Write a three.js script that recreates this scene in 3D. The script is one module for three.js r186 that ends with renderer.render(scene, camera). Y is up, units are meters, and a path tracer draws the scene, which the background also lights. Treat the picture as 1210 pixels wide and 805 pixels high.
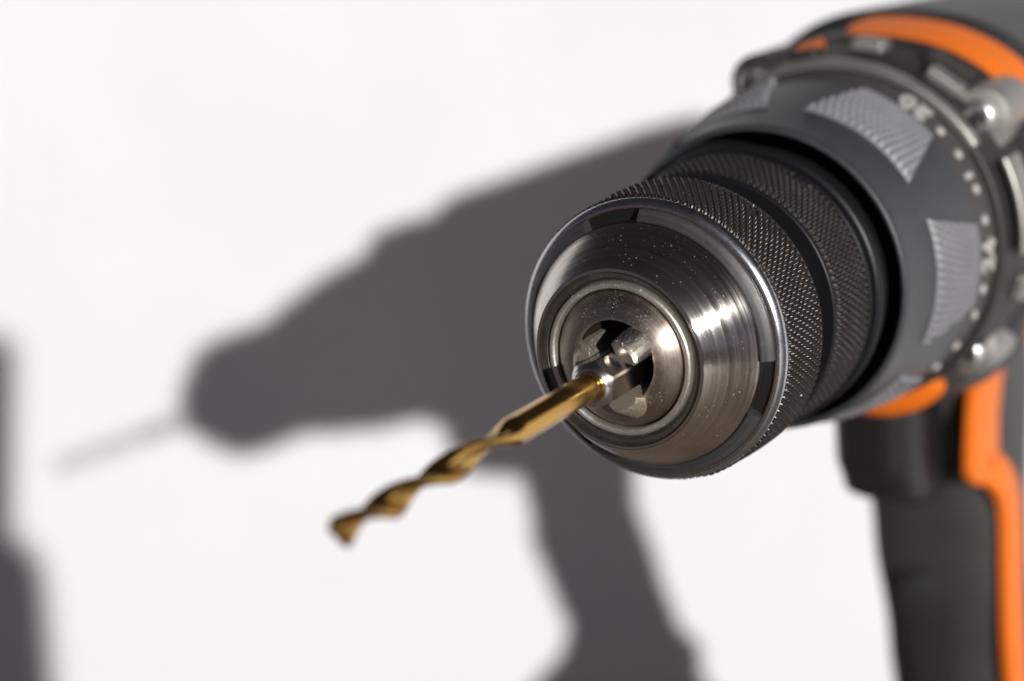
import * as THREE from 'three';
import { RoundedBoxGeometry } from 'three/addons/geometries/RoundedBoxGeometry.js';
import { TextGeometry } from 'three/addons/geometries/TextGeometry.js';
import { FontLoader } from 'three/addons/loaders/FontLoader.js';
import { mergeGeometries, toCreasedNormals } from 'three/addons/utils/BufferGeometryUtils.js';

// ------------------------------------------------------------------ camera, sky, sun, exposure
// All lengths below are millimetres in the drill's own frame: z runs along the spindle towards the bit,
// y is up, the origin is the middle of the chuck's front rim, 205 mm above the table top.
const MM = 0.001, AXIS = 205;
const W = (x, y, z) => new THREE.Vector3(x * MM, (y + AXIS) * MM, z * MM);
const scene = new THREE.Scene();
const camera = new THREE.PerspectiveCamera(21.08, 1024 / 681, 0.004, 60);
const EYE = new THREE.Vector3(114.44, 81.75, 231.37), FWD = new THREE.Vector3(-0.48856, -0.30209, -0.81857);
camera.position.copy(W(EYE.x, EYE.y, EYE.z));
camera.lookAt(W(EYE.x + FWD.x * 300, EYE.y + FWD.y * 300, EYE.z + FWD.z * 300));
camera.focus = 0.2635;
camera.userData.fStop = 8;
scene.add(camera);

const SUN = new THREE.Vector3(0.7148, 0.3371, 0.6127).normalize();
{ // clear sky: deep blue overhead, paler towards the horizon and round the sun; one dull tone below the horizon
  const w = 256, h = 128, d = new Float32Array(w * h * 4);
  for (let j = 0; j < h; j++) for (let i = 0; i < w; i++) {
    const el = ((j + 0.5) / h - 0.5) * Math.PI, az = ((i + 0.5) / w - 0.5) * 2 * Math.PI;
    const v = new THREE.Vector3(Math.cos(el) * Math.cos(az), Math.sin(el), Math.cos(el) * Math.sin(az));
    const c = Math.max(0, v.dot(SUN)), a = Math.pow(1 - Math.max(0, Math.sin(el)), 3);
    const glow = 0.05 * Math.pow(c, 3) + 0.5 * Math.pow(c, 30);
    let r = 0.025 + 0.100 * a + glow, g = 0.022 + 0.093 * a + glow * 0.95, b = 0.024 + 0.130 * a + glow * 0.97;
    if (el <= 0) { r = 0.105; g = 0.088; b = 0.09; }
    d.set([r, g, b, 1], (j * w + i) * 4);
  }
  const sky = new THREE.DataTexture(d, w, h, THREE.RGBAFormat, THREE.FloatType);
  sky.mapping = THREE.EquirectangularReflectionMapping;
  sky.magFilter = sky.minFilter = THREE.LinearFilter;
  sky.needsUpdate = true;
  scene.background = sky;
  scene.environment = sky;
  scene.environmentIntensity = 1;
}
const sun = new THREE.DirectionalLight(new THREE.Color(1, 0.985, 0.965), 4.7);
sun.position.copy(SUN).multiplyScalar(3);
sun.castShadow = true;
sun.shadow.radius = 1.8;
sun.shadow.mapSize.set(2048, 2048);
Object.assign(sun.shadow.camera, { left: -1, right: 1, top: 1, bottom: -1, near: 0.1, far: 8 });
scene.add(sun, sun.target);
const renderer = new THREE.WebGLRenderer({ antialias: true });
renderer.toneMapping = THREE.LinearToneMapping;
renderer.toneMappingExposure = 1;
renderer.shadowMap.enabled = true;

// ------------------------------------------------------------------ helpers
let seed = 7;
const rnd = () => { seed = (seed * 1664525 + 1013904223) >>> 0; return seed / 4294967296; };
const R = THREE.MathUtils.degToRad;
const lerp = (a, b, t) => a + (b - a) * t;

function tex(n, m, f, { srgb = false, rep } = {}) { // f(u, v) -> grey or [r, g, b], 0..1
  const d = new Uint8Array(n * m * 4);
  for (let j = 0; j < m; j++) for (let i = 0; i < n; i++) {
    const c = f(i / n, j / m, i, j), k = (j * n + i) * 4, q = Array.isArray(c) ? c : [c, c, c];
    for (let e = 0; e < 3; e++) d[k + e] = Math.max(0, Math.min(255, q[e] * 255));
    d[k + 3] = 255;
  }
  const t = new THREE.DataTexture(d, n, m);
  t.wrapS = t.wrapT = THREE.RepeatWrapping; t.magFilter = THREE.LinearFilter; t.minFilter = THREE.LinearMipmapLinearFilter; t.generateMipmaps = true;
  if (srgb) t.colorSpace = THREE.SRGBColorSpace;
  if (rep) t.repeat.set(rep[0], rep[1]);
  t.needsUpdate = true;
  return t;
}
function lattice(n) { const a = new Float32Array(n * n); for (let i = 0; i < n * n; i++) a[i] = rnd(); return a; }
const LAT = lattice(64);
function noise(u, v, f) { // tiling value noise
  const x = u * f, y = v * f, i = Math.floor(x), j = Math.floor(y), s = x - i, t = y - j, a = s * s * (3 - 2 * s), b = t * t * (3 - 2 * t);
  const g = (p, q) => LAT[(((q % f + f) % f) % 64) * 64 + (((p % f + f) % f) % 64)];
  return lerp(lerp(g(i, j), g(i + 1, j), a), lerp(g(i, j + 1), g(i + 1, j + 1), a), b);
}
const fbm = (u, v, f) => 0.5 * noise(u, v, f) + 0.3 * noise(u, v, f * 2) + 0.2 * noise(u, v, f * 4);
function specks(n, count, rMin, rMax) { // soft-edged grains of dust, tiling
  const a = new Float32Array(n * n);
  for (let k = 0; k < count; k++) {
    const x = rnd() * n, y = rnd() * n, r = lerp(rMin, rMax, rnd() ** 3), s = 0.35 + 0.65 * rnd(), e = 0.6 + rnd() * 0.8;
    for (let j = -Math.ceil(r * 2); j <= r * 2; j++) for (let i = -Math.ceil(r * 2); i <= r * 2; i++) {
      const q = Math.hypot(i * e, j / e) / r; if (q > 1.2) continue;
      const X = (Math.floor(x + i) + n) % n, Y = (Math.floor(y + j) + n) % n;
      a[Y * n + X] = Math.max(a[Y * n + X], s * Math.min(1, (1.2 - q) * 3));
    }
  }
  return (u, v) => a[Math.floor(v * n) % n * n + Math.floor(u * n) % n];
}

// a surface of revolution about z. profile: [r, z, smooth?] from the bore over the front to the outside and back.
// uv: u runs along the profile, v round the axis, both in metres.
function lathe(profile, { segs = 160, from = 0, span = 360, crease = 35 } = {}) {
  const pos = [], nor = [], uv = [], idx = [];
  const seg = [];
  for (let k = 0; k + 1 < profile.length; k++) {
    const dr = profile[k + 1][0] - profile[k][0], dz = profile[k + 1][1] - profile[k][1], l = Math.hypot(dr, dz) || 1e-9;
    seg.push([-dz / l, dr / l, l]);
  }
  const soft = (a, b) => a && b && a[0] * b[0] + a[1] * b[1] > Math.cos(R(crease));
  let s = 0, base = 0;
  const rows = [];
  seg.forEach((g, k) => {
    const p = seg[k - 1], q = seg[k + 1];
    const n0 = soft(p, g) ? [p[0] + g[0], p[1] + g[1]] : g, n1 = soft(g, q) ? [q[0] + g[0], q[1] + g[1]] : g;
    rows.push([profile[k], n0, s, profile[k + 1], n1, s + g[2]]);
    s += g[2];
  });
  const Rm = Math.max(...profile.map((p) => p[0]));
  for (const [p0, n0, s0, p1, n1, s1] of rows) {
    for (let i = 0; i <= segs; i++) {
      const a = R(from + span * i / segs), c = Math.cos(a), t = Math.sin(a);
      for (const [p, n, q] of [[p0, n0, s0], [p1, n1, s1]]) {
        const l = Math.hypot(n[0], n[1]);
        pos.push(p[0] * c, p[0] * t, p[1]); nor.push(n[0] / l * c, n[0] / l * t, n[1] / l); uv.push(q * MM, R(span) * i / segs * Rm * MM);
      }
      if (i < segs) { const b = base + i * 2; idx.push(b, b + 1, b + 2, b + 1, b + 3, b + 2); }
    }
    base += (segs + 1) * 2;
  }
  const g = new THREE.BufferGeometry();
  g.setAttribute('position', new THREE.Float32BufferAttribute(pos, 3));
  g.setAttribute('normal', new THREE.Float32BufferAttribute(nor, 3));
  g.setAttribute('uv', new THREE.Float32BufferAttribute(uv, 2));
  g.setIndex(idx);
  // make the winding agree with the normals
  const P = g.attributes.position, A = new THREE.Vector3(), B = new THREE.Vector3(), C = new THREE.Vector3();
  const ix = g.index.array;
  for (let k = 0; k < ix.length; k += 3) {
    A.fromBufferAttribute(P, ix[k]); B.fromBufferAttribute(P, ix[k + 1]); C.fromBufferAttribute(P, ix[k + 2]);
    const f = B.sub(A).cross(C.sub(A));
    if (f.x * nor[ix[k] * 3] + f.y * nor[ix[k] * 3 + 1] + f.z * nor[ix[k] * 3 + 2] < 0) { const t = ix[k + 1]; ix[k + 1] = ix[k + 2]; ix[k + 2] = t; }
  }
  return g;
}
const arc = (cx, cz, r, a0, a1, n) => Array.from({ length: n + 1 }, (_, i) => { const a = R(lerp(a0, a1, i / n)); return [cx + r * Math.cos(a), cz + r * Math.sin(a)]; });

// grid of points f(i / n, j / m) with smooth normals; closed in u when wrap
function sheet(n, m, f, { caps = false } = {}) {
  const pos = [], uv = [], idx = [];
  for (let j = 0; j <= m; j++) for (let i = 0; i <= n; i++) { const p = f(i / n, j / m); pos.push(p[0], p[1], p[2]); uv.push(p[3] ?? i / n * 0.1, p[4] ?? j / m * 0.1); }
  for (let j = 0; j < m; j++) for (let i = 0; i < n; i++) { const b = j * (n + 1) + i, c = b + n + 1; idx.push(b, b + 1, c, b + 1, c + 1, c); }
  if (caps) for (const j of [0, m]) {
    let x = 0, y = 0, z = 0; for (let i = 0; i < n; i++) { const k = (j * (n + 1) + i) * 3; x += pos[k]; y += pos[k + 1]; z += pos[k + 2]; }
    const first = pos.length / 3;
    for (let i = 0; i <= n; i++) { const k = (j * (n + 1) + i) * 3; pos.push(pos[k], pos[k + 1], pos[k + 2]); uv.push(0, 0); }
    const mid = pos.length / 3; pos.push(x / n, y / n, z / n); uv.push(0, 0);
    for (let i = 0; i < n; i++) j ? idx.push(first + i, first + i + 1, mid) : idx.push(first + i + 1, first + i, mid);
  }
  const g = new THREE.BufferGeometry();
  g.setAttribute('position', new THREE.Float32BufferAttribute(pos, 3));
  g.setAttribute('uv', new THREE.Float32BufferAttribute(uv, 2));
  g.setIndex(idx);
  g.computeVertexNormals();
  const N = g.attributes.normal; // join the normals over the seam
  for (let j = 0; j <= m; j++) {
    const a = j * (n + 1), b = a + n;
    if (Math.hypot(pos[a * 3] - pos[b * 3], pos[a * 3 + 1] - pos[b * 3 + 1], pos[a * 3 + 2] - pos[b * 3 + 2]) > 1e-4) break;
    const v = new THREE.Vector3(N.getX(a) + N.getX(b), N.getY(a) + N.getY(b), N.getZ(a) + N.getZ(b)).normalize();
    N.setXYZ(a, v.x, v.y, v.z); N.setXYZ(b, v.x, v.y, v.z);
  }
  return g;
}
// superellipse outline
const sup = (t, a, b, n) => { const c = Math.cos(t), s = Math.sin(t); return [a * Math.sign(c) * Math.abs(c) ** (2 / n), b * Math.sign(s) * Math.abs(s) ** (2 / n)]; };
// loft along z or -y. sections: [pos, centre, halfX, halfOther, exponent]
function loft(sections, along, n = 72) {
  const m = sections.length - 1;
  return sheet(n, m, (u, v) => {
    const s = sections[Math.round(v * m)], t = -u * 2 * Math.PI, [p, q] = sup(t, s[2], s[3], s[4] ?? 2.5);
    return along === 'z' ? [p, s[1] + q, s[0], u * 0.2, s[0] * MM] : [p + (s[5] ?? 0), s[0], s[1] + q, u * 0.14, s[0] * MM];
  }, { caps: true });
}
const smooth = (keys, steps) => { // Catmull-like resampling of section rows
  const out = [];
  for (let k = 0; k < keys.length - 1; k++) for (let i = 0; i < steps; i++) {
    const t = i / steps, e = t * t * (3 - 2 * t);
    out.push(keys[k].map((v, c) => (c === 0 ? lerp(v, keys[k + 1][c], t) : lerp(v, keys[k + 1][c], e * 0.5 + t * 0.5))));
  }
  out.push(keys[keys.length - 1]);
  return out;
};
function knurl(Rf, z0, z1, n, pz, depth, turn = 0) { // two crossing sets of cut ridges
  const per = 8, nu = n * per, nv = Math.round(Math.abs(z1 - z0) / pz * 2 * per);
  const tri = (x) => { const f = x - Math.floor(x); return Math.abs(2 * f - 1); };
  return sheet(nu, nv, (u, v) => {
    const z = lerp(z0, z1, v), a = R(215) - u * 2 * Math.PI, fade = Math.min(1, Math.min(v, 1 - v) * 40);
    const p = tri(u * n + z / pz + turn), q = tri(u * n - z / pz + turn), h = Math.max(0, Math.max(p, q) * 1.55 - 0.55);
    const wear = 0.8 + 0.35 * noise(u, v * 0.1, 48) - (noise(u, v * 0.14, 60) > 0.93 ? 0.35 : 0), r = Rf(z) + depth * Math.min(h, 0.86) * wear * fade - depth * 0.6;
    return [r * Math.cos(a), r * Math.sin(a), z, u * 0.14, z * MM];
  });
}
function extrude(pts, depth, bevel = 0.3, opt = {}) {
  return new THREE.ExtrudeGeometry(new THREE.Shape(pts.map((p) => new THREE.Vector2(p[0], p[1]))), { depth, bevelEnabled: bevel > 0, bevelSize: bevel, bevelThickness: bevel, bevelSegments: 2, ...opt });
}
// a raised ribbon along a path: rows of [point, outward normal, half width], with thickness th and rounded edges
function ribbon(rows, th) {
  const curve = new THREE.CatmullRomCurve3(rows.map((r) => new THREE.Vector3(...r[0])), false, 'centripetal');
  const m = 60, prof = [[-1, -1], [-1, 0.4], [-0.86, 1], [0, 1.12], [0.86, 1], [1, 0.4], [1, -1]];
  return sheet(prof.length - 1, m, (u, v) => {
    const k = Math.min(rows.length - 2, Math.floor(v * (rows.length - 1))), f = v * (rows.length - 1) - k;
    const p = curve.getPoint(v), t = curve.getTangent(v);
    const n = new THREE.Vector3(...rows[k][1]).lerp(new THREE.Vector3(...rows[k + 1][1]), f).normalize(), s = new THREE.Vector3().crossVectors(t, n).normalize();
    const q = prof[Math.round(u * (prof.length - 1))], w = lerp(rows[k][2], rows[k + 1][2], f) * Math.min(1, Math.sqrt(Math.min(v, 1 - v) * 12) + 0.25);
    p.addScaledVector(s, q[0] * w).addScaledVector(n, q[1] * th);
    return [p.x, p.y, p.z];
  });
}
const merge = (list) => mergeGeometries(list.map((g) => { const q = g.index ? g.toNonIndexed() : g; for (const k of Object.keys(q.attributes)) if (!['position', 'normal', 'uv'].includes(k)) q.deleteAttribute(k); return q; }));

const names = {};
function numbered(name) { const k = names[name] = (names[name] ?? -1) + 1; return k ? `${name}_${String(k).padStart(3, '0')}` : name; }
function thing(name, label, category, base) { // base in drill millimetres
  const o = new THREE.Group(); o.name = numbered(name); o.position.copy(W(...base)); o.userData = { label, category };
  o.userData.base = base; scene.add(o); return o;
}
function part(name, geo, material, parent, label) {
  const g = Array.isArray(geo) ? merge(geo) : geo;
  let top = parent; while (!top.userData.base) top = top.parent;
  const b = top.userData.base;
  g.translate(-b[0], -b[1], -b[2]); g.scale(MM, MM, MM);
  const m = new THREE.Mesh(g, material); m.name = name; m.castShadow = m.receiveShadow = true;
  if (label) m.userData.label = label;
  parent.add(m); return m;
}
function structure(name, geo, material) {
  const m = new THREE.Mesh(geo, material); m.name = name; m.userData.kind = 'structure'; m.castShadow = m.receiveShadow = true; scene.add(m); return m;
}

// ------------------------------------------------------------------ materials
const grime = specks(1024, 75, 1.5, 6.5), grit = specks(1024, 900, 1.3, 6);
const ringsA = Array.from({ length: 1024 }, () => rnd());
const ringN = (u) => { const k = (f) => { const x = u * f, i = Math.floor(x), t = x - i; return lerp(ringsA[(i * 7 + f) % 1024], ringsA[((i + 1) % f * 7 + f) % 1024], t); }; return 0.2 * k(23) + 0.3 * k(79) + 0.3 * k(211) + 0.2 * k(499); };
const scr = (() => { // fine scratches and nicks, mostly along the turning marks
  const n = 1024, a = new Float32Array(n * n);
  for (let k = 0; k < 260; k++) { let x = rnd() * n, y = rnd() * n; const th = Math.PI / 2 + (rnd() - 0.5) * (k % 6 ? 0.25 : 2.6), l = 20 + rnd() ** 2 * (k % 6 ? 320 : 70), s = 0.25 + rnd() * 0.75; for (let i = 0; i < l; i++) { const X = ((Math.round(x) % n) + n) % n, Y = ((Math.round(y) % n) + n) % n; a[Y * n + X] = Math.max(a[Y * n + X], s * Math.sin(Math.PI * i / l)); x += Math.cos(th); y += Math.sin(th); } }
  return (u, v) => a[Math.floor(v * n) % n * n + Math.floor(u * n) % n];
})();
const turnedRough = tex(1024, 512, (u, v) => 0.62 + 0.9 * (ringN(u) - 0.5) + 0.2 * (fbm(u, v, 8) - 0.5) + 0.25 * grime(u, v), { rep: [1 / 0.01, 1 / 0.02] });
const turnedBump = tex(1024, 1024, (u, v) => 0.5 + 0.5 * scr(u, v) + 0.7 * (ringN(u) - 0.5) * (0.7 + 0.6 * noise(u, v, 6)), { rep: [1 / 0.01, 1 / 0.02] });
const turnedMap = tex(1024, 1024, (u, v) => { const d = grime(u, v) * 0.2, b = 0.76 + 0.35 * scr(u, v) + 0.5 * (ringN(u) - 0.5) + 0.12 * (fbm(u, v, 6) - 0.5); return [b + d, b * 0.985 + d * 0.9, b * 0.965 + d * 0.75]; }, { rep: [1 / 0.01, 1 / 0.02] });
const speckMetal = tex(1024, 1024, (u, v) => 1 - 0.9 * grime(u, v), { rep: [1 / 0.01, 1 / 0.02] });
const dustAt = (u, v) => grit(u, v) * Math.min(1, 0.08 + 1.3 * Math.max(0, fbm(u, v, 5) * 2.6 - 1.15));
const dustMetal = tex(1024, 1024, (u, v) => 1 - 0.9 * dustAt(u, v), { rep: [1 / 0.012, 1 / 0.012] });
const dustMap = tex(1024, 1024, (u, v) => { const f = fbm(u, v, 7), d = dustAt(u, v), b = 0.54 + 0.12 * (f - 0.5) + 0.28 * (ringN(u) - 0.5); return [b + d * 0.6, b * 0.97 + d * 0.56, b * 0.93 + d * 0.5]; }, { rep: [1 / 0.012, 1 / 0.012] });
const dustRough = tex(512, 512, (u, v) => 0.55 + 0.25 * (fbm(u, v, 9) - 0.5) + 0.3 * (ringN(u) - 0.5) + 0.4 * grit(u, v), { rep: [1 / 0.012, 1 / 0.012] });
const dustBump = tex(512, 512, (u, v) => 0.45 + 0.3 * (fbm(u, v, 24) - 0.5) + 0.5 * grit(u, v), { rep: [1 / 0.012, 1 / 0.012] });
const wornMap = tex(512, 512, (u, v) => { const f = fbm(u, v, 10), p = Math.min(1, Math.max(0, (f - 0.42) * 6)), b = 0.48 + 0.2 * p + 0.18 * grit(u, v) + 0.12 * (noise(u, v, 60) - 0.5); return [b, b * 0.95, b * 0.86]; }, { rep: [1 / 0.0032, 1 / 0.0032] });
const grainBump = tex(512, 512, (u, v) => fbm(u, v, 48), { rep: [1 / 0.02, 1 / 0.02] });
const wearMap = tex(512, 512, (u, v) => { const b = 0.86 + 0.22 * (fbm(u, v, 10) - 0.5) + 0.12 * grit(u, v); return [b, b, b]; }, { rep: [1 / 0.03, 1 / 0.03] });
const wallBump = tex(512, 512, (u, v) => fbm(u, v, 40), { rep: [1 / 0.05, 1 / 0.05] });
const wallMap = tex(512, 512, (u, v) => { const b = 0.95 + 0.025 * (fbm(u, v, 8) - 0.5); return [b, b, b]; }, { srgb: true, rep: [1 / 0.6, 1 / 0.6] });
const woodMap = tex(1024, 512, (u, v) => { const g = noise(u, v * 6 % 1, 32) * 0.3 + 0.7 * fbm(u * 0.5, v, 16), s = Math.abs(Math.sin((v * 14 + 1.5 * noise(u, v, 4)) * Math.PI)); const b = 0.5 + 0.25 * (g - 0.5) + 0.12 * s; return [b, b * 0.72, b * 0.5]; }, { rep: [1 / 0.6, 1 / 0.4] });

const col = (r, g = r, b = r) => new THREE.Color().setRGB(r, g, b);
const std = (o) => new THREE.MeshStandardMaterial(o), phy = (o) => new THREE.MeshPhysicalMaterial(o);
const M = {
  cone: phy({ color: col(0.74, 0.70, 0.66), metalness: 1, roughness: 0.32, roughnessMap: turnedRough, metalnessMap: speckMetal, map: turnedMap, bumpMap: turnedBump, bumpScale: 0.000008, anisotropy: 0.95 }),
  lip: std({ color: col(1.0, 0.96, 0.9), metalness: 0.85, roughness: 0.75, roughnessMap: dustRough, metalnessMap: dustMetal, map: dustMap, bumpMap: dustBump, bumpScale: 0.00006 }),
  nose: phy({ color: col(0.80, 0.72, 0.65), metalness: 1, roughness: 0.78, roughnessMap: dustRough, metalnessMap: dustMetal, map: dustMap, bumpMap: turnedBump, bumpScale: 0.000006, anisotropy: 0.7 }),
  flange: std({ color: col(0.24, 0.215, 0.195), metalness: 0.9, roughness: 0.8, roughnessMap: dustRough, metalnessMap: dustMetal, map: dustMap, bumpMap: dustBump, bumpScale: 0.00003 }),
  rim: std({ color: col(0.50, 0.515, 0.54), metalness: 1, roughness: 0.46, roughnessMap: dustRough }),
  gloss: std({ color: col(0.07, 0.07, 0.073), metalness: 1, roughness: 0.06 }),
  copper: std({ color: col(0.55, 0.36, 0.24), metalness: 1, roughness: 0.4, map: wearMap }),
  segment: std({ color: col(0.14, 0.14, 0.145), metalness: 0.6, roughness: 0.75, map: dustMap, roughnessMap: dustRough, bumpMap: dustBump, bumpScale: 0.00002 }),
  black: std({ color: col(0.008), metalness: 0.3, roughness: 0.5 }),
  bore: std({ color: col(0.05, 0.045, 0.04), metalness: 0.9, roughness: 0.5 }),
  knurl: std({ color: col(0.050, 0.044, 0.040), metalness: 0.62, roughness: 0.29, map: wearMap }),
  knurlDark: std({ color: col(0.034, 0.031, 0.029), metalness: 0.55, roughness: 0.40, map: wearMap }),
  oxide: std({ color: col(0.014, 0.014, 0.016), metalness: 0.5, roughness: 0.4, bumpMap: dustBump, bumpScale: 0.00001 }),
  jaw: std({ color: col(0.78, 0.72, 0.64), metalness: 1, roughness: 0.62, metalnessMap: dustMetal, map: dustMap, roughnessMap: dustRough, bumpMap: dustBump, bumpScale: 0.00005 }),
  jawWorn: std({ color: col(0.78, 0.72, 0.63), metalness: 0.72, roughness: 0.7, map: wornMap, roughnessMap: dustRough, bumpMap: dustBump, bumpScale: 0.00015 }),
  hex: std({ color: col(0.56, 0.53, 0.50), metalness: 1, roughness: 0.2, bumpMap: dustBump, bumpScale: 0.000012 }),
  gold: phy({ color: col(0.56, 0.335, 0.085), metalness: 1, roughness: 0.16 }),
  grey: std({ color: col(0.040, 0.043, 0.047), map: wearMap, roughness: 0.44, bumpMap: grainBump, bumpScale: 0.00003 }),
  pad: std({ color: col(0.19, 0.19, 0.20), map: wearMap, roughness: 0.42 }),
  band: std({ color: col(0.05, 0.047, 0.045), roughness: 0.55, bumpMap: grainBump, bumpScale: 0.00003 }),
  mark: std({ color: col(0.42, 0.41, 0.38), roughness: 0.5 }),
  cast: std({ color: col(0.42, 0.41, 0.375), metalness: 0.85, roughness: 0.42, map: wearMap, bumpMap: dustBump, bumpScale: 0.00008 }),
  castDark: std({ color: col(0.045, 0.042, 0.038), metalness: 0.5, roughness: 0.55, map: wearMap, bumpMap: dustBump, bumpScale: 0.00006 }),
  screw: std({ color: col(0.86, 0.86, 0.84), metalness: 1, roughness: 0.36 }),
  shell: std({ color: col(0.042, 0.041, 0.041), roughness: 0.58, bumpMap: grainBump, bumpScale: 0.00005, map: wearMap }),
  shellDark: std({ color: col(0.024, 0.0235, 0.024), roughness: 0.5, bumpMap: grainBump, bumpScale: 0.00005, map: wearMap }),
  recessDark: std({ color: col(0.005, 0.005, 0.005), roughness: 0.7, bumpMap: grainBump, bumpScale: 0.00006 }),  // near-black colour standing in for the dark recess of the grip
  trigger: std({ color: col(0.011, 0.0105, 0.011), roughness: 0.42, bumpMap: grainBump, bumpScale: 0.00002 }),
  orange: std({ color: col(0.78, 0.16, 0.004), roughness: 0.55, bumpMap: grainBump, bumpScale: 0.00002 }),
  red: std({ color: col(0.50, 0.07, 0.025), roughness: 0.5 }),
  wall: std({ color: col(0.845, 0.84, 0.86), roughness: 0.92, map: wallMap, bumpMap: wallBump, bumpScale: 0.00025 }),
  wood: std({ color: col(0.34, 0.37, 0.42), roughness: 0.6, map: woodMap }),
  body: std({ color: col(0.02), roughness: 0.6, bumpMap: grainBump, bumpScale: 0.00004 }),
  lens: phy({ color: col(0.01), roughness: 0.05, clearcoat: 1 }),
};

// ------------------------------------------------------------------ the setting: a white wall behind, the table top that carries the drill
{
  const n = new THREE.Vector3(0.2510, 0, 0.9680).normalize();
  const g = new THREE.BoxGeometry(5, 1.3, 0.1);
  const p = g.attributes.position, uv = g.attributes.uv;
  for (let i = 0; i < p.count; i++) uv.setXY(i, p.getX(i), p.getY(i));
  const wall = structure('wall', g, M.wall);
  wall.rotation.y = Math.atan2(n.x, n.z);
  const c = W(-80, 0, 0); // a point on the wall's face is taken out along the normal
  const d = -0.3155 - c.x * n.x - c.z * n.z;
  wall.position.set(c.x + n.x * (d - 0.05), 0.355 - 0.65, c.z + n.z * (d - 0.05));
  const t = new RoundedBoxGeometry(1.05, 0.03, 1.08, 3, 0.004);
  const q = t.attributes.position, tv = t.attributes.uv;
  for (let i = 0; i < q.count; i++) tv.setXY(i, q.getX(i), q.getZ(i));
  const table = structure('tabletop', t, M.wood);
  table.position.set(-0.15 + 0.525, -0.0152, -0.182 + 0.54);
}

// ------------------------------------------------------------------ the drill
const BX = 0.66, BY = -1.02; // the bit is clamped a little off the spindle's axis
const DRILL = thing('cordless_drill', 'black and orange cordless drill with a knurled steel keyless chuck and grey torque collar', 'drill', [13, -205, -145]);
const chuck = new THREE.Group(); chuck.name = 'chuck'; DRILL.add(chuck);

// nose: brushed cone, flat step, rounded lip, inner cone and bore
part('nose_cone', lathe([[13.0, 10.1], ...arc(13.35, 9.75, 0.3, 100, 55, 4), [18.28, 2.62], [18.42, 2.2], [18.42, 0.2]], { segs: 256 }), M.cone, chuck);
part('nose_flange', lathe([[11.5, 9.1], [12.0, 9.5], [12.4, 9.52], [12.95, 9.4], [13.0, 10.1]], { segs: 200, crease: 20 }), M.flange, chuck);
part('nose_lip', lathe([[10.42, 8.3], [10.42, 9.45], ...arc(10.95, 9.55, 0.53, 180, 15, 11), [11.55, 9.0]], { segs: 220, crease: 50 }), M.lip, chuck);
part('nose_ring', lathe([[6.05, -6], [6.15, 10.75], ...arc(6.45, 10.9, 0.3, 180, 75, 6), [7.3, 11.1], [8.1, 10.82], [8.9, 10.36], [9.5, 9.86], [9.95, 9.3], [10.2, 8.8], [10.22, 8.3]], { segs: 220, crease: 42 }), M.nose, chuck);
part('bore', [lathe([[6.0, 10.4], [6.0, -4], [0.01, -4]], { segs: 96 }), lathe([[10.2, 8.4], [10.5, 8.4]], { segs: 96 })], M.bore, chuck);

// front ring: dark groove floor, three raised segments with gaps between them, glossy outer rim
part('front_ring', lathe([[18.2, 0.1], [20.6, -0.3]], { segs: 200 }), M.black, chuck);
for (let k = 0; k < 3; k++) {
  const from = 2 + 122 * k - (k ? 2 : 0), span = 92.5;
  const prof = [[18.44, 0.0], [18.44, 2.05], ...arc(18.72, 2.0, 0.28, 150, 70, 4), [19.9, 1.35], ...arc(20.0, 1.05, 0.22, 60, 0, 3), [20.22, -0.2]];
  const cap = (a) => { const s = new THREE.ShapeGeometry(new THREE.Shape(prof.map((p) => new THREE.Vector2(p[0], p[1])))); const P = s.attributes.position; for (let i = 0; i < P.count; i++) { const r = P.getX(i), z = P.getY(i); P.setXYZ(i, r * Math.cos(R(a)), r * Math.sin(R(a)), z); } s.computeVertexNormals(); return s; };
  part('collar_segment', [lathe(prof, { segs: 70, from, span, crease: 40 }), cap(from), cap(from + span)], M.segment, chuck);
}
part('outer_rim', lathe([[20.25, -0.6], [20.25, 0.35], [20.38, 0.52], [20.62, 0.5], [20.95, 0.28], [21.25, -0.02], [21.46, -0.36], [21.55, -0.8], [21.4, -1.3]], { segs: 256, crease: 40 }), M.rim, chuck);
part('rim_edge', lathe([[20.12, -0.2], [20.12, 0.3], [20.2, 0.42], [20.3, 0.3]], { segs: 200, crease: 60 }), M.copper, chuck);
// front knurled sleeve with its smooth rear bevel
const R1 = (z) => 21.72 + (-1.2 - z) * 0.045;
part('knurled_sleeve', knurl(R1, -1.15, -12.4, 118, 1.95, 0.9), M.knurl, chuck);
part('sleeve_bevel', lathe([[21.6, -12.2], [21.75, -12.5], [21.7, -13.0], ...arc(20.6, -13.2, 1.1, 10, -70, 8), [17.4, -14.6]], { segs: 200, crease: 50 }), M.gloss, chuck);
part('neck', lathe([[17.4, -14.8], [17.4, -20.4]], { segs: 120 }), M.black, chuck);
// rear sleeve: knurl, grooves and a smooth bead
const R2 = (z) => 21.3 + (-19.6 - z) * 0.095;
part('rear_sleeve', knurl(R2, -20.9, -31.6, 118, 1.95, 0.8, 0.3), M.knurlDark, chuck);
part('sleeve_edge', lathe([[17.4, -20.3], [20.6, -20.35], ...arc(20.7, -20.7, 0.35, 90, 20, 4), [21.1, -21.0]], { segs: 160 }), M.oxide, chuck);
part('rear_bead', lathe([[22.3, -31.5], ...arc(22.05, -32.1, 0.42, 60, -60, 6), [21.9, -32.8], [21.95, -33.4], ...arc(22.35, -34.6, 0.9, 115, 10, 8), [23.2, -35.6], ...arc(22.7, -36.2, 0.55, 20, -80, 6), [19, -37.2]], { segs: 220, crease: 50 }), M.oxide, chuck);
part('chuck_back', lathe([[12, -37.4], [22.4, -37.6], [22.4, -39.6], [18, -41], [18, -48]], { segs: 120 }), M.black, chuck);

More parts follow.
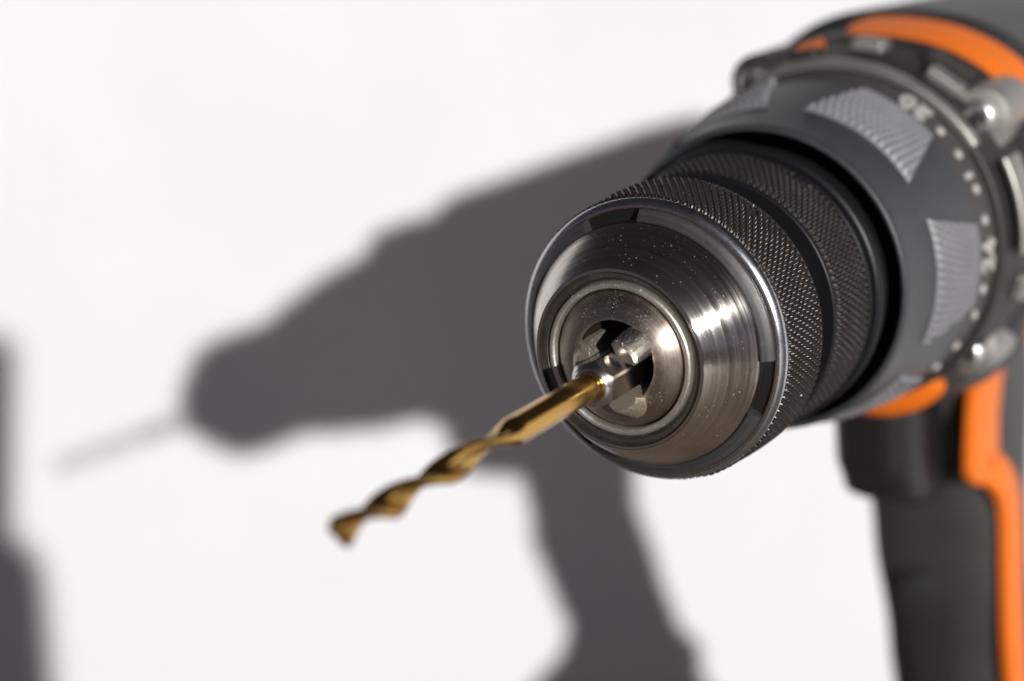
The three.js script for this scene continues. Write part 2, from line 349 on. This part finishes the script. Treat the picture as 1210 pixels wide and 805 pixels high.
// three jaws: half-round rods that lean in towards the axis, ground to an edge
const JAW0 = 55;
for (let k = 0; k < 3; k++) {
  const out = []; // cross-section: round back (outwards), two ground faces, a narrow gripping edge towards the axis
  for (let i = 0; i <= 24; i++) { const a = R(lerp(-96, 96, i / 24)); out.push([2.75 * Math.cos(a), 2.75 * Math.sin(a)]); }
  out.push([-2.62, 1.05], [-2.75, 0.8], [-2.75, -0.8], [-2.62, -1.05]);
  const n = out.length, tip = [13.9, 13.9, 13.2][k], zs = [-2, 6, 11.6, 12.4, 13.2, 14, 15, 16, 16.5, 16.56, 16.9].map((z) => (z > 6 ? z - 16.9 + tip : z));
  const reach = Math.hypot(BX, BY), dirA = R(JAW0 + 120 * k), off = BX * Math.cos(dirA) + BY * Math.sin(dirA), tan = -BX * Math.sin(dirA) + BY * Math.cos(dirA);
  const g = sheet(n, zs.length - 1, (u, v) => {
    const z = zs[Math.round(v * (zs.length - 1))], q = out[Math.round(u * n) % n];
    const t = THREE.MathUtils.clamp((z - (tip - 5.4)) / 5.2, 0, 1), endRound = z > tip - 0.35 ? 1 - 0.5 * (z - tip + 0.35) / 0.35 : 1;
    const in0 = 3.18 + off, x = in0 + (q[0] + 2.75) * lerp(1, k ? 0.5 : 0.36, t ** 1.25) * lerp(0.6, 1, endRound), y = tan * 0.8 + q[1] * lerp(1, 0.86, t) * lerp(0.9, 1, endRound);
    const lean = Math.max(0, 4 - z) * 0.1;
    const X = x + lean, Y = y;
    return [X * Math.cos(dirA) - Y * Math.sin(dirA), X * Math.sin(dirA) + Y * Math.cos(dirA), z, (u * 18) * MM, z * MM];
  }, { caps: true });
  part('jaw', toCreasedNormals(g, R(32)), k ? M.jawWorn : M.jaw, chuck, k === 0 ? 'clean rounded steel jaw' : 'worn jaw caked with pale dust');
}

// torque collar: grey plastic, six ribbed pads, dark band with raised numerals and dots
const RC = (z) => 25.8 + Math.max(0, -40 - z) * 0.14;
const collarProf = [[24.4, -44], [24.6, -39.6], ...arc(25.25, -39.2, 0.55, 160, 10, 7), [RC(-41), -41], [RC(-48), -48], [RC(-49), -49], [RC(-56), -56], [RC(-64.6), -64.6], [RC(-65.2) - 0.5, -65.2]];
const collar = part('torque_collar', lathe(collarProf, { segs: 220 }), M.grey, DRILL);
part('collar_gap', lathe([[18, -45], [24.5, -44.5]], { segs: 100 }), M.black, DRILL);
for (let k = 0; k < 6; k++) {
  const mid = 61.5 - 60 * k, nu = 176, nv = 72;
  const g = sheet(nu, nv, (u, v) => {
    const z = lerp(-49.3, -64.4, v), half = lerp(23.5, 14.2, v ** 0.9), s = u * 2 - 1;
    const edge = Math.min(1, Math.min((1 - Math.abs(s)) * 16, Math.min(v, 1 - v) * 14)), e = Math.sqrt(Math.max(0, edge));
    const wave = Math.sin(v * Math.PI * 9) ** 2 * (0.3 + 0.7 * Math.sin((u * 15 + v * 3) * Math.PI) ** 2) * edge;
    const a = R(mid + s * half), r = RC(z) - 0.25 + e * 0.85 + 0.75 * wave;
    return [r * Math.cos(a), r * Math.sin(a), z, u * 0.02, v * 0.015];
  });
  part('grip_pad', g, M.pad, collar);
}
part('number_band', lathe([[RC(-65) - 0.6, -64.9], [RC(-66) - 0.35, -66], [RC(-71.5) - 0.2, -71.5], [28.6, -72]], { segs: 200 }), M.band, DRILL);
const font = await new FontLoader().loadAsync('fonts/droid/droid_sans_bold.typeface.json');
const bandR = (z) => RC(z) - 0.35;
function bent(g, deg, zc) { // lay flat lettering round the band, reading towards growing angle, tops to the front
  g.computeBoundingBox(); const b = g.boundingBox, cx = (b.min.x + b.max.x) / 2, cy = (b.min.y + b.max.y) / 2, P = g.attributes.position;
  for (let i = 0; i < P.count; i++) { const z = zc + (P.getY(i) - cy), a = R(deg) + (P.getX(i) - cx) / 30, r = bandR(z) + P.getZ(i); P.setXYZ(i, r * Math.cos(a), r * Math.sin(a), z); }
  g.computeVertexNormals(); return g;
}
const bandMesh = DRILL.children[DRILL.children.length - 1];
for (const [s, deg] of [['20', 59.5], ['24', 2.8], ['16', 116], ['12', 172], ['8', 229], ['4', 286]])
  part('numeral', bent(new TextGeometry(s, { font, size: 4.1, depth: 0.55, curveSegments: 5, bevelEnabled: false }), deg, -68.7), M.mark, bandMesh);
const dotAngles = [];
for (let k = 0; k < 6; k++) for (const o of [11.6, 21.2, 34, 44.6]) dotAngles.push(59.5 - 56.7 * k - o);
for (const deg of dotAngles.filter((a) => a > -240 && Math.abs(a + 224) > 6)) {
  const g = new THREE.SphereGeometry(0.95, 14, 10); g.scale(1, 1, 0.6); g.rotateY(Math.PI / 2); g.rotateZ(R(deg));
  const z = -68.6, r = bandR(z) + 0.1; g.translate(r * Math.cos(R(deg)), r * Math.sin(R(deg)), z);
  part('dot', g, M.mark, bandMesh);
}
{
  const g = new RoundedBoxGeometry(0.9, 1.2, 2.6, 2, 0.3); g.rotateZ(R(30.5)); const r = bandR(-68.3); g.translate(r * Math.cos(R(30.5)), r * Math.sin(R(30.5)), -68.3);
  part('tick_mark', g, M.mark, bandMesh);
}

// gear case: cast ring with four screw bosses
const gear = part('gear_case', lathe([[27.5, -71.8], [30.6, -72.2], ...arc(30.6, -73.1, 0.9, 80, 0, 5), [31.7, -77], [32.5, -80], [33.2, -96]], { segs: 160, crease: 30 }), M.castDark, DRILL);
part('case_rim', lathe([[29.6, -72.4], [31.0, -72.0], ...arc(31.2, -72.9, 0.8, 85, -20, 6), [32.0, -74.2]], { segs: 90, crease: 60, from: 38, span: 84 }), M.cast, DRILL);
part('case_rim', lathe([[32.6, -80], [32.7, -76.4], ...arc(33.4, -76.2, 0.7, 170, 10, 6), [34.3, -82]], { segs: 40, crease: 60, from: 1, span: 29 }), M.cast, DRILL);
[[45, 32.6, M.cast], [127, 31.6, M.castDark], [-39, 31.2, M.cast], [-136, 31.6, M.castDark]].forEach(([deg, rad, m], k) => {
  const boss = [];
  for (let i = 0; i <= 20; i++) { const a = R(lerp(-75, 75, i / 20)); boss.push([4.3 * Math.cos(a), 4.3 * Math.sin(a)]); }
  boss.push([-2.2, 6.5], [-5.2, 10.5], [-6.5, 0], [-5.2, -10.5], [-2.2, -6.5]);
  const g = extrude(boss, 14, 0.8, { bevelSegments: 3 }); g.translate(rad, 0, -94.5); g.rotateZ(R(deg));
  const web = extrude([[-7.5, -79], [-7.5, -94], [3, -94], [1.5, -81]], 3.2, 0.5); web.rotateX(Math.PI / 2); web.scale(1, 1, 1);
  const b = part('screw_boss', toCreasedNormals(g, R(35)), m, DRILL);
  const s = [lathe([[0.01, -79.6], [1.1, -79.0 - 0.6], [1.15, -78.2], ...arc(1.9, -78.9, 1.15, 100, 10, 8), [3.0, -80]], { segs: 30, crease: 60 })];
  s[0].translate(rad * Math.cos(R(deg)), rad * Math.sin(R(deg)), 0);
  part('screw', s, M.screw, b);
});

// small moulded ribs round the gear case
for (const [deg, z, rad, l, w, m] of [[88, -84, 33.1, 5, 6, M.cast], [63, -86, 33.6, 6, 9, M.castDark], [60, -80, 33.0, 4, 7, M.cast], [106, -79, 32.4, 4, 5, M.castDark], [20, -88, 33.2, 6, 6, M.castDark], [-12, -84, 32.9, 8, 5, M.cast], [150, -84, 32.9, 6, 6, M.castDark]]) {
  const g = new RoundedBoxGeometry(2.4, w, l, 2, 0.7); g.translate(rad, 0, z); g.rotateZ(R(deg));
  part('case_rib', g, m, gear);
}
// shell: motor housing, rear end, orange trims
const shell = part('motor_housing', loft(smooth([[-88, 0, 32.4, 32.6, 2.2], [-92, 0, 33.6, 33.8, 2.3], [-106, 0, 33.8, 34.0, 2.3], [-109, 0.4, 34.6, 36.3, 2.4], [-132, 0, 33.6, 36.0, 2.3], [-172, 0, 31, 34.6, 2.3], [-186, 0, 29.5, 33, 2.3], [-194, 0, 24, 26, 2.2]], 6), 'z', 96), M.shellDark, DRILL);
part('gear_housing', loft(smooth([[-76, -14, 20, 14, 2.2], [-82, -14, 27.5, 20.5, 2.3], [-96, -12, 31, 24.5, 2.4]], 6), 'z', 72), M.shell, DRILL);
{ // orange arc over the top of the housing
  const rows = [];
  for (let i = 0; i <= 16; i++) { const a = R(lerp(101, 16, i / 16)), [x, y] = sup(a, 33.9, 34.1, 2.3), [nx, ny] = [Math.cos(a), Math.sin(a)]; rows.push([[x, y, -98.5], [nx, ny, 0.15], 7]); }
  part('orange_trim', ribbon(rows, 0.8), M.orange, DRILL);
  const tab = []; for (let i = 0; i <= 4; i++) { const a = R(lerp(113, 105, i / 4)); tab.push([[33.0 * Math.cos(a), 33.0 * Math.sin(a), -85], [Math.cos(a), Math.sin(a), 0.3], 2.2]); }
  part('orange_tab', ribbon(tab, 1.1), M.orange, DRILL);
}
part('orange_trim', ribbon([[[34.4, 4, -96], [1, 0, 0.2], 4.4], [[33.8, -6, -94], [1, -0.15, 0.25], 4.6], [[31, -15, -98], [0.9, -0.4, 0.2], 4.2], [[26, -24, -108], [0.85, -0.5, 0.2], 4.2], [[20.4, -31, -110], [1, -0.2, 0.2], 5.2], [[18.9, -43, -112.5], [1, 0, 0.1], 6.4], [[19.0, -58, -115.5], [1, 0, 0.1], 6.6]], 1.1), M.orange, DRILL);
part('orange_trim', ribbon([[[19.8, -55, -117], [1, 0, 0], 3.8], [[21.6, -60, -122], [1, 0, 0], 3.8], [[22.4, -67, -126], [1, 0, 0.05], 4.2], [[23.4, -80, -127.5], [1, 0, 0.1], 3.9], [[24.2, -95, -130], [1, 0, 0.15], 3.7], [[25.2, -108, -132.5], [1, 0, 0.15], 3.5], [[26.0, -122, -135.5], [1, 0, 0.15], 3.2]], 1.0), M.orange, DRILL);
{ // orange lens-shaped inlay on the slanted chin under the gear case
  const rows = []; for (let i = 0; i <= 14; i++) { const t = i / 14, a = R(lerp(-87, -51, t)), q = Math.sqrt(Math.sin(Math.PI * t)); rows.push([[(32.2 + 0.8 * q) * Math.cos(a), (32.2 + 0.8 * q) * Math.sin(a), -79.5], [0.5 * Math.cos(a), 0.5 * Math.sin(a), 0.87], 0.5 + 2.5 * q]); }
  part('orange_inlay', ribbon(rows, 1.6), M.orange, DRILL);
}

// handle, trigger, foot and battery
const handle = part('handle', loft(smooth([[-12, -116, 20, 33, 2.6, 0], [-30, -128, 17, 30, 2.8, 2.2], [-46, -134, 16.2, 23.5, 2.8, 4.2], [-62, -133.5, 16.3, 15.5, 2.8, 6.1], [-80, -135, 16.2, 13, 2.8, 7.8], [-108, -142.5, 16, 13, 2.8, 10.2], [-130, -148.5, 16, 14, 2.7, 11.6], [-142, -151, 20, 18, 2.8, 13]], 5), 'y', 84), M.shell, DRILL);
part('grip_recess_dark', ribbon([[[5, -84, -122.2], [0.35, 0, 0.94], 3.4], [[6, -90, -123], [0.35, 0, 0.94], 5], [[8, -107, -128.5], [0.35, 0, 0.94], 5.4], [[9.5, -124, -133], [0.35, 0, 0.94], 5]], 1.5), M.recessDark, handle);  // black strip laid on the grip to paint in a dark recess
part('trigger', loft(smooth([[-20, -104, 8.6, 15, 3.4, 1.6], [-24, -104, 9, 15.5, 3.4, 1.8], [-36, -104.5, 9, 15.5, 3.4, 2.2], [-50, -106, 8.9, 15, 3.4, 2.8], [-58, -108, 8.6, 13, 3, 3.2], [-62, -112, 7, 8, 2.6, 4]], 5), 'y', 60), M.trigger, DRILL);
part('trigger_guard', ribbon([[[15.5, -20, -106], [0.8, 0, 0.6], 3], [[17, -38, -112], [0.8, 0, 0.6], 3.2], [[16.5, -52, -117], [0.75, -0.2, 0.6], 3.2], [[11, -63, -119], [0.4, -0.4, 0.8], 3]], 0.9), M.shell, DRILL);
const foot = part('foot', loft(smooth([[-137, -150, 17, 16, 3, 13.5], [-140, -150, 17.5, 18, 3.4, 13.5], [-152, -145, 20, 23, 4, 13], [-158, -145, 20.5, 24, 5, 13]], 6), 'y', 84), M.shell, DRILL);
part('orange_trim', loft([[-153.8, -145, 20.8, 23.8, 5, 13], [-157.6, -145, 21.1, 24.6, 5, 13]], 'y', 84), M.red, foot);
part('battery_pack', loft(smooth([[-158, -145, 21.5, 26, 5, 13], [-161, -145, 24, 28, 5, 13], [-196, -145, 24, 28, 5, 13], [-205, -145, 22, 26, 5, 13]], 4), 'y', 84), M.shell, DRILL);

// ------------------------------------------------------------------ the drill bit, clamped a little off centre
const BIT = thing('drill_bit', 'gold coated twist drill bit with a steel hex shank, clamped in the chuck', 'drill bit', [BX, BY, 19.6]);
{
  const ap = 6.35 / 2, pts = Array.from({ length: 6 }, (_, k) => { const a = R(25 + 60 * k); return [ap / Math.cos(Math.PI / 6) * Math.cos(a), ap / Math.cos(Math.PI / 6) * Math.sin(a)]; });
  const round = []; // slightly broken corners
  pts.forEach((p, i) => { const q = pts[(i + 1) % 6], o = pts[(i + 5) % 6]; for (const [w, t] of [[o, 0.06], [q, 0.06]]) round.push([lerp(p[0], w[0], t), lerp(p[1], w[1], t)]); });
  const rows = [[-3, 1], [18.9, 1], [19.25, 0.955], [19.45, 0.9]];
  const nb = 6 * 10, out = []; // outline resampled with the corners kept
  for (let i = 0; i <= nb; i++) { const t = i / nb * round.length, k = Math.floor(t) % round.length, f = t - Math.floor(t); out.push([lerp(round[k][0], round[(k + 1) % round.length][0], f), lerp(round[k][1], round[(k + 1) % round.length][1], f)]); }
  // a shallow pressed dimple in the flat that faces up and right
  const dimple = (x, y, z) => { const a = R(55), u = -x * Math.sin(a) + y * Math.cos(a), h = x * Math.cos(a) + y * Math.sin(a); if (h < ap - 0.05) return 0; const d = Math.hypot(u - 0.1, (z - 16.2)); return d < 1.4 ? -0.55 * (1 - (d / 1.4) ** 2) : 0; };
  const g = sheet(240, 110, (u, v) => {
    const zc = v < 0.15 ? lerp(-3, 13, v / 0.15) : lerp(13, 19.45, (v - 0.15) / 0.85);
    let sc = 1; for (let k = 0; k + 1 < rows.length; k++) if (zc >= rows[k][0] && zc <= rows[k + 1][0]) sc = lerp(rows[k][1], rows[k + 1][1], (zc - rows[k][0]) / (rows[k + 1][0] - rows[k][0]));
    const t = u * nb, k = Math.min(nb - 1, Math.floor(t)), f = t - k; let x = lerp(out[k][0], out[k + 1][0], f), y = lerp(out[k][1], out[k + 1][1], f);
    const dd = dimple(x, y, zc), a = R(55);
    const rr = Math.hypot(x, y), lim = lerp(3.75, 2.95, Math.max(0, (zc - 18.55) / 0.9)); if (rr > lim) { x *= lim / rr; y *= lim / rr; }
    return [BX + x + dd * Math.cos(a), BY + y + dd * Math.sin(a), zc, u * 0.022, zc * MM];
  });
  const ring = lathe([[1.9, 19.7], [2.08, 19.75], ...arc(2.35, 19.5, 0.3, 100, 30, 5), [2.92, 19.44]], { segs: 64 }); ring.translate(BX, BY, 0);
  part('hex_shank', [toCreasedNormals(g, R(26)), ring], M.hex, BIT);
}
{ // body: round shaft that runs out into two flutes, one twisted web, right-handed
  const z0 = 19.3, zf = 41, z1 = 79.4, r = 2.0, ph0 = R(35.7), zPinch = 73.4;
  const n = 120, m = 420;
  const g = sheet(n, m, (u, v) => {
    const z = lerp(z0, z1, v), run = THREE.MathUtils.smoothstep(z, zf - 1, zf + 5), t = -u * 2 * Math.PI;
    const tip = Math.max(0, (z - (z1 - 1.0)) / 1.0);
    // cross-section in the turning frame: two hollow flutes between two lands, the web thickening towards the shank
    const d = Math.asin(Math.min(1, Math.abs(Math.sin(t)))) * 180 / Math.PI, web = 0.22 + 0.36 * (1 - Math.min(1, (z - zf) / 38));
    const margin = d < 7 ? 0 : 0.07, fall = THREE.MathUtils.smoothstep(d, 11, 56);
    const flat = lerp(r - margin, web, fall ** 0.8);
    let q = lerp(r, flat, run);
    const w = zPinch - z, rot = ph0 - Math.PI * (0.0972 * w - 0.000888 * w * w); // the helix opens out towards the shank
    let x = q * Math.cos(t), y = q * Math.sin(t);
    x *= 1 - 0.42 * tip; y *= 1 - 0.4 * tip;
    const X = x * Math.cos(rot) - y * Math.sin(rot), Y = x * Math.sin(rot) + y * Math.cos(rot);
    return [BX + X, BY + Y, z, u * 0.0126, z * MM];
  }, { caps: true });
  part('twist_flute', toCreasedNormals(g, R(40)), M.gold, BIT);
}

// ------------------------------------------------------------------ unseen camera and block, added to cast the shadow at the wall's left edge
{
  const b = FWD.clone().negate(), q = new THREE.Quaternion().setFromRotationMatrix(new THREE.Matrix4().lookAt(EYE, EYE.clone().add(FWD), new THREE.Vector3(0, 1, 0)));
  const put = (g, back, side = 0, up = 0) => { g.translate(side, up, back); g.applyQuaternion(q); g.translate(EYE.x, EYE.y, EYE.z); return g; };
  const base = EYE.clone().addScaledVector(b, 60);
  const cam = thing('camera', 'black camera with a long lens, unseen, added behind the viewpoint to cast the shadow on the wall', 'camera', [base.x, base.y, base.z]);
  part('lens', put(lathe([[25, 10], [25.5, 14], [27, 14], [28, 12], [28.5, -5], [28, -8], [28, -40]].map((p) => [p[0], p[1] - 20]), { segs: 64 }), 68), M.body, cam);
  part('lens_glass', put(lathe([[0.01, 0], [12, -1], [25.2, -6]], { segs: 48 }), 62), M.lens, cam);
  part('camera_body', put(new RoundedBoxGeometry(130, 88, 55, 4, 8), 108, -8, 0), M.body, cam);
  const sx = EYE.x + 34 + 30, sz = EYE.z + 60, h = AXIS + EYE.y - 4;  // block added in place of a supporting hand, for its shadow only
  const blk = thing('shadow_block', 'dark wooden block, unseen, added under the camera lens to cast the lower part of the wall shadow', 'block', [sx, -AXIS, sz]);
  const g = new RoundedBoxGeometry(80, h, 60, 6, 24); g.translate(sx, -AXIS + h / 2, sz);
  part('block', g, M.wood, blk);
}

scene.traverse((o) => { delete o.userData.base; });
renderer.render(scene, camera);
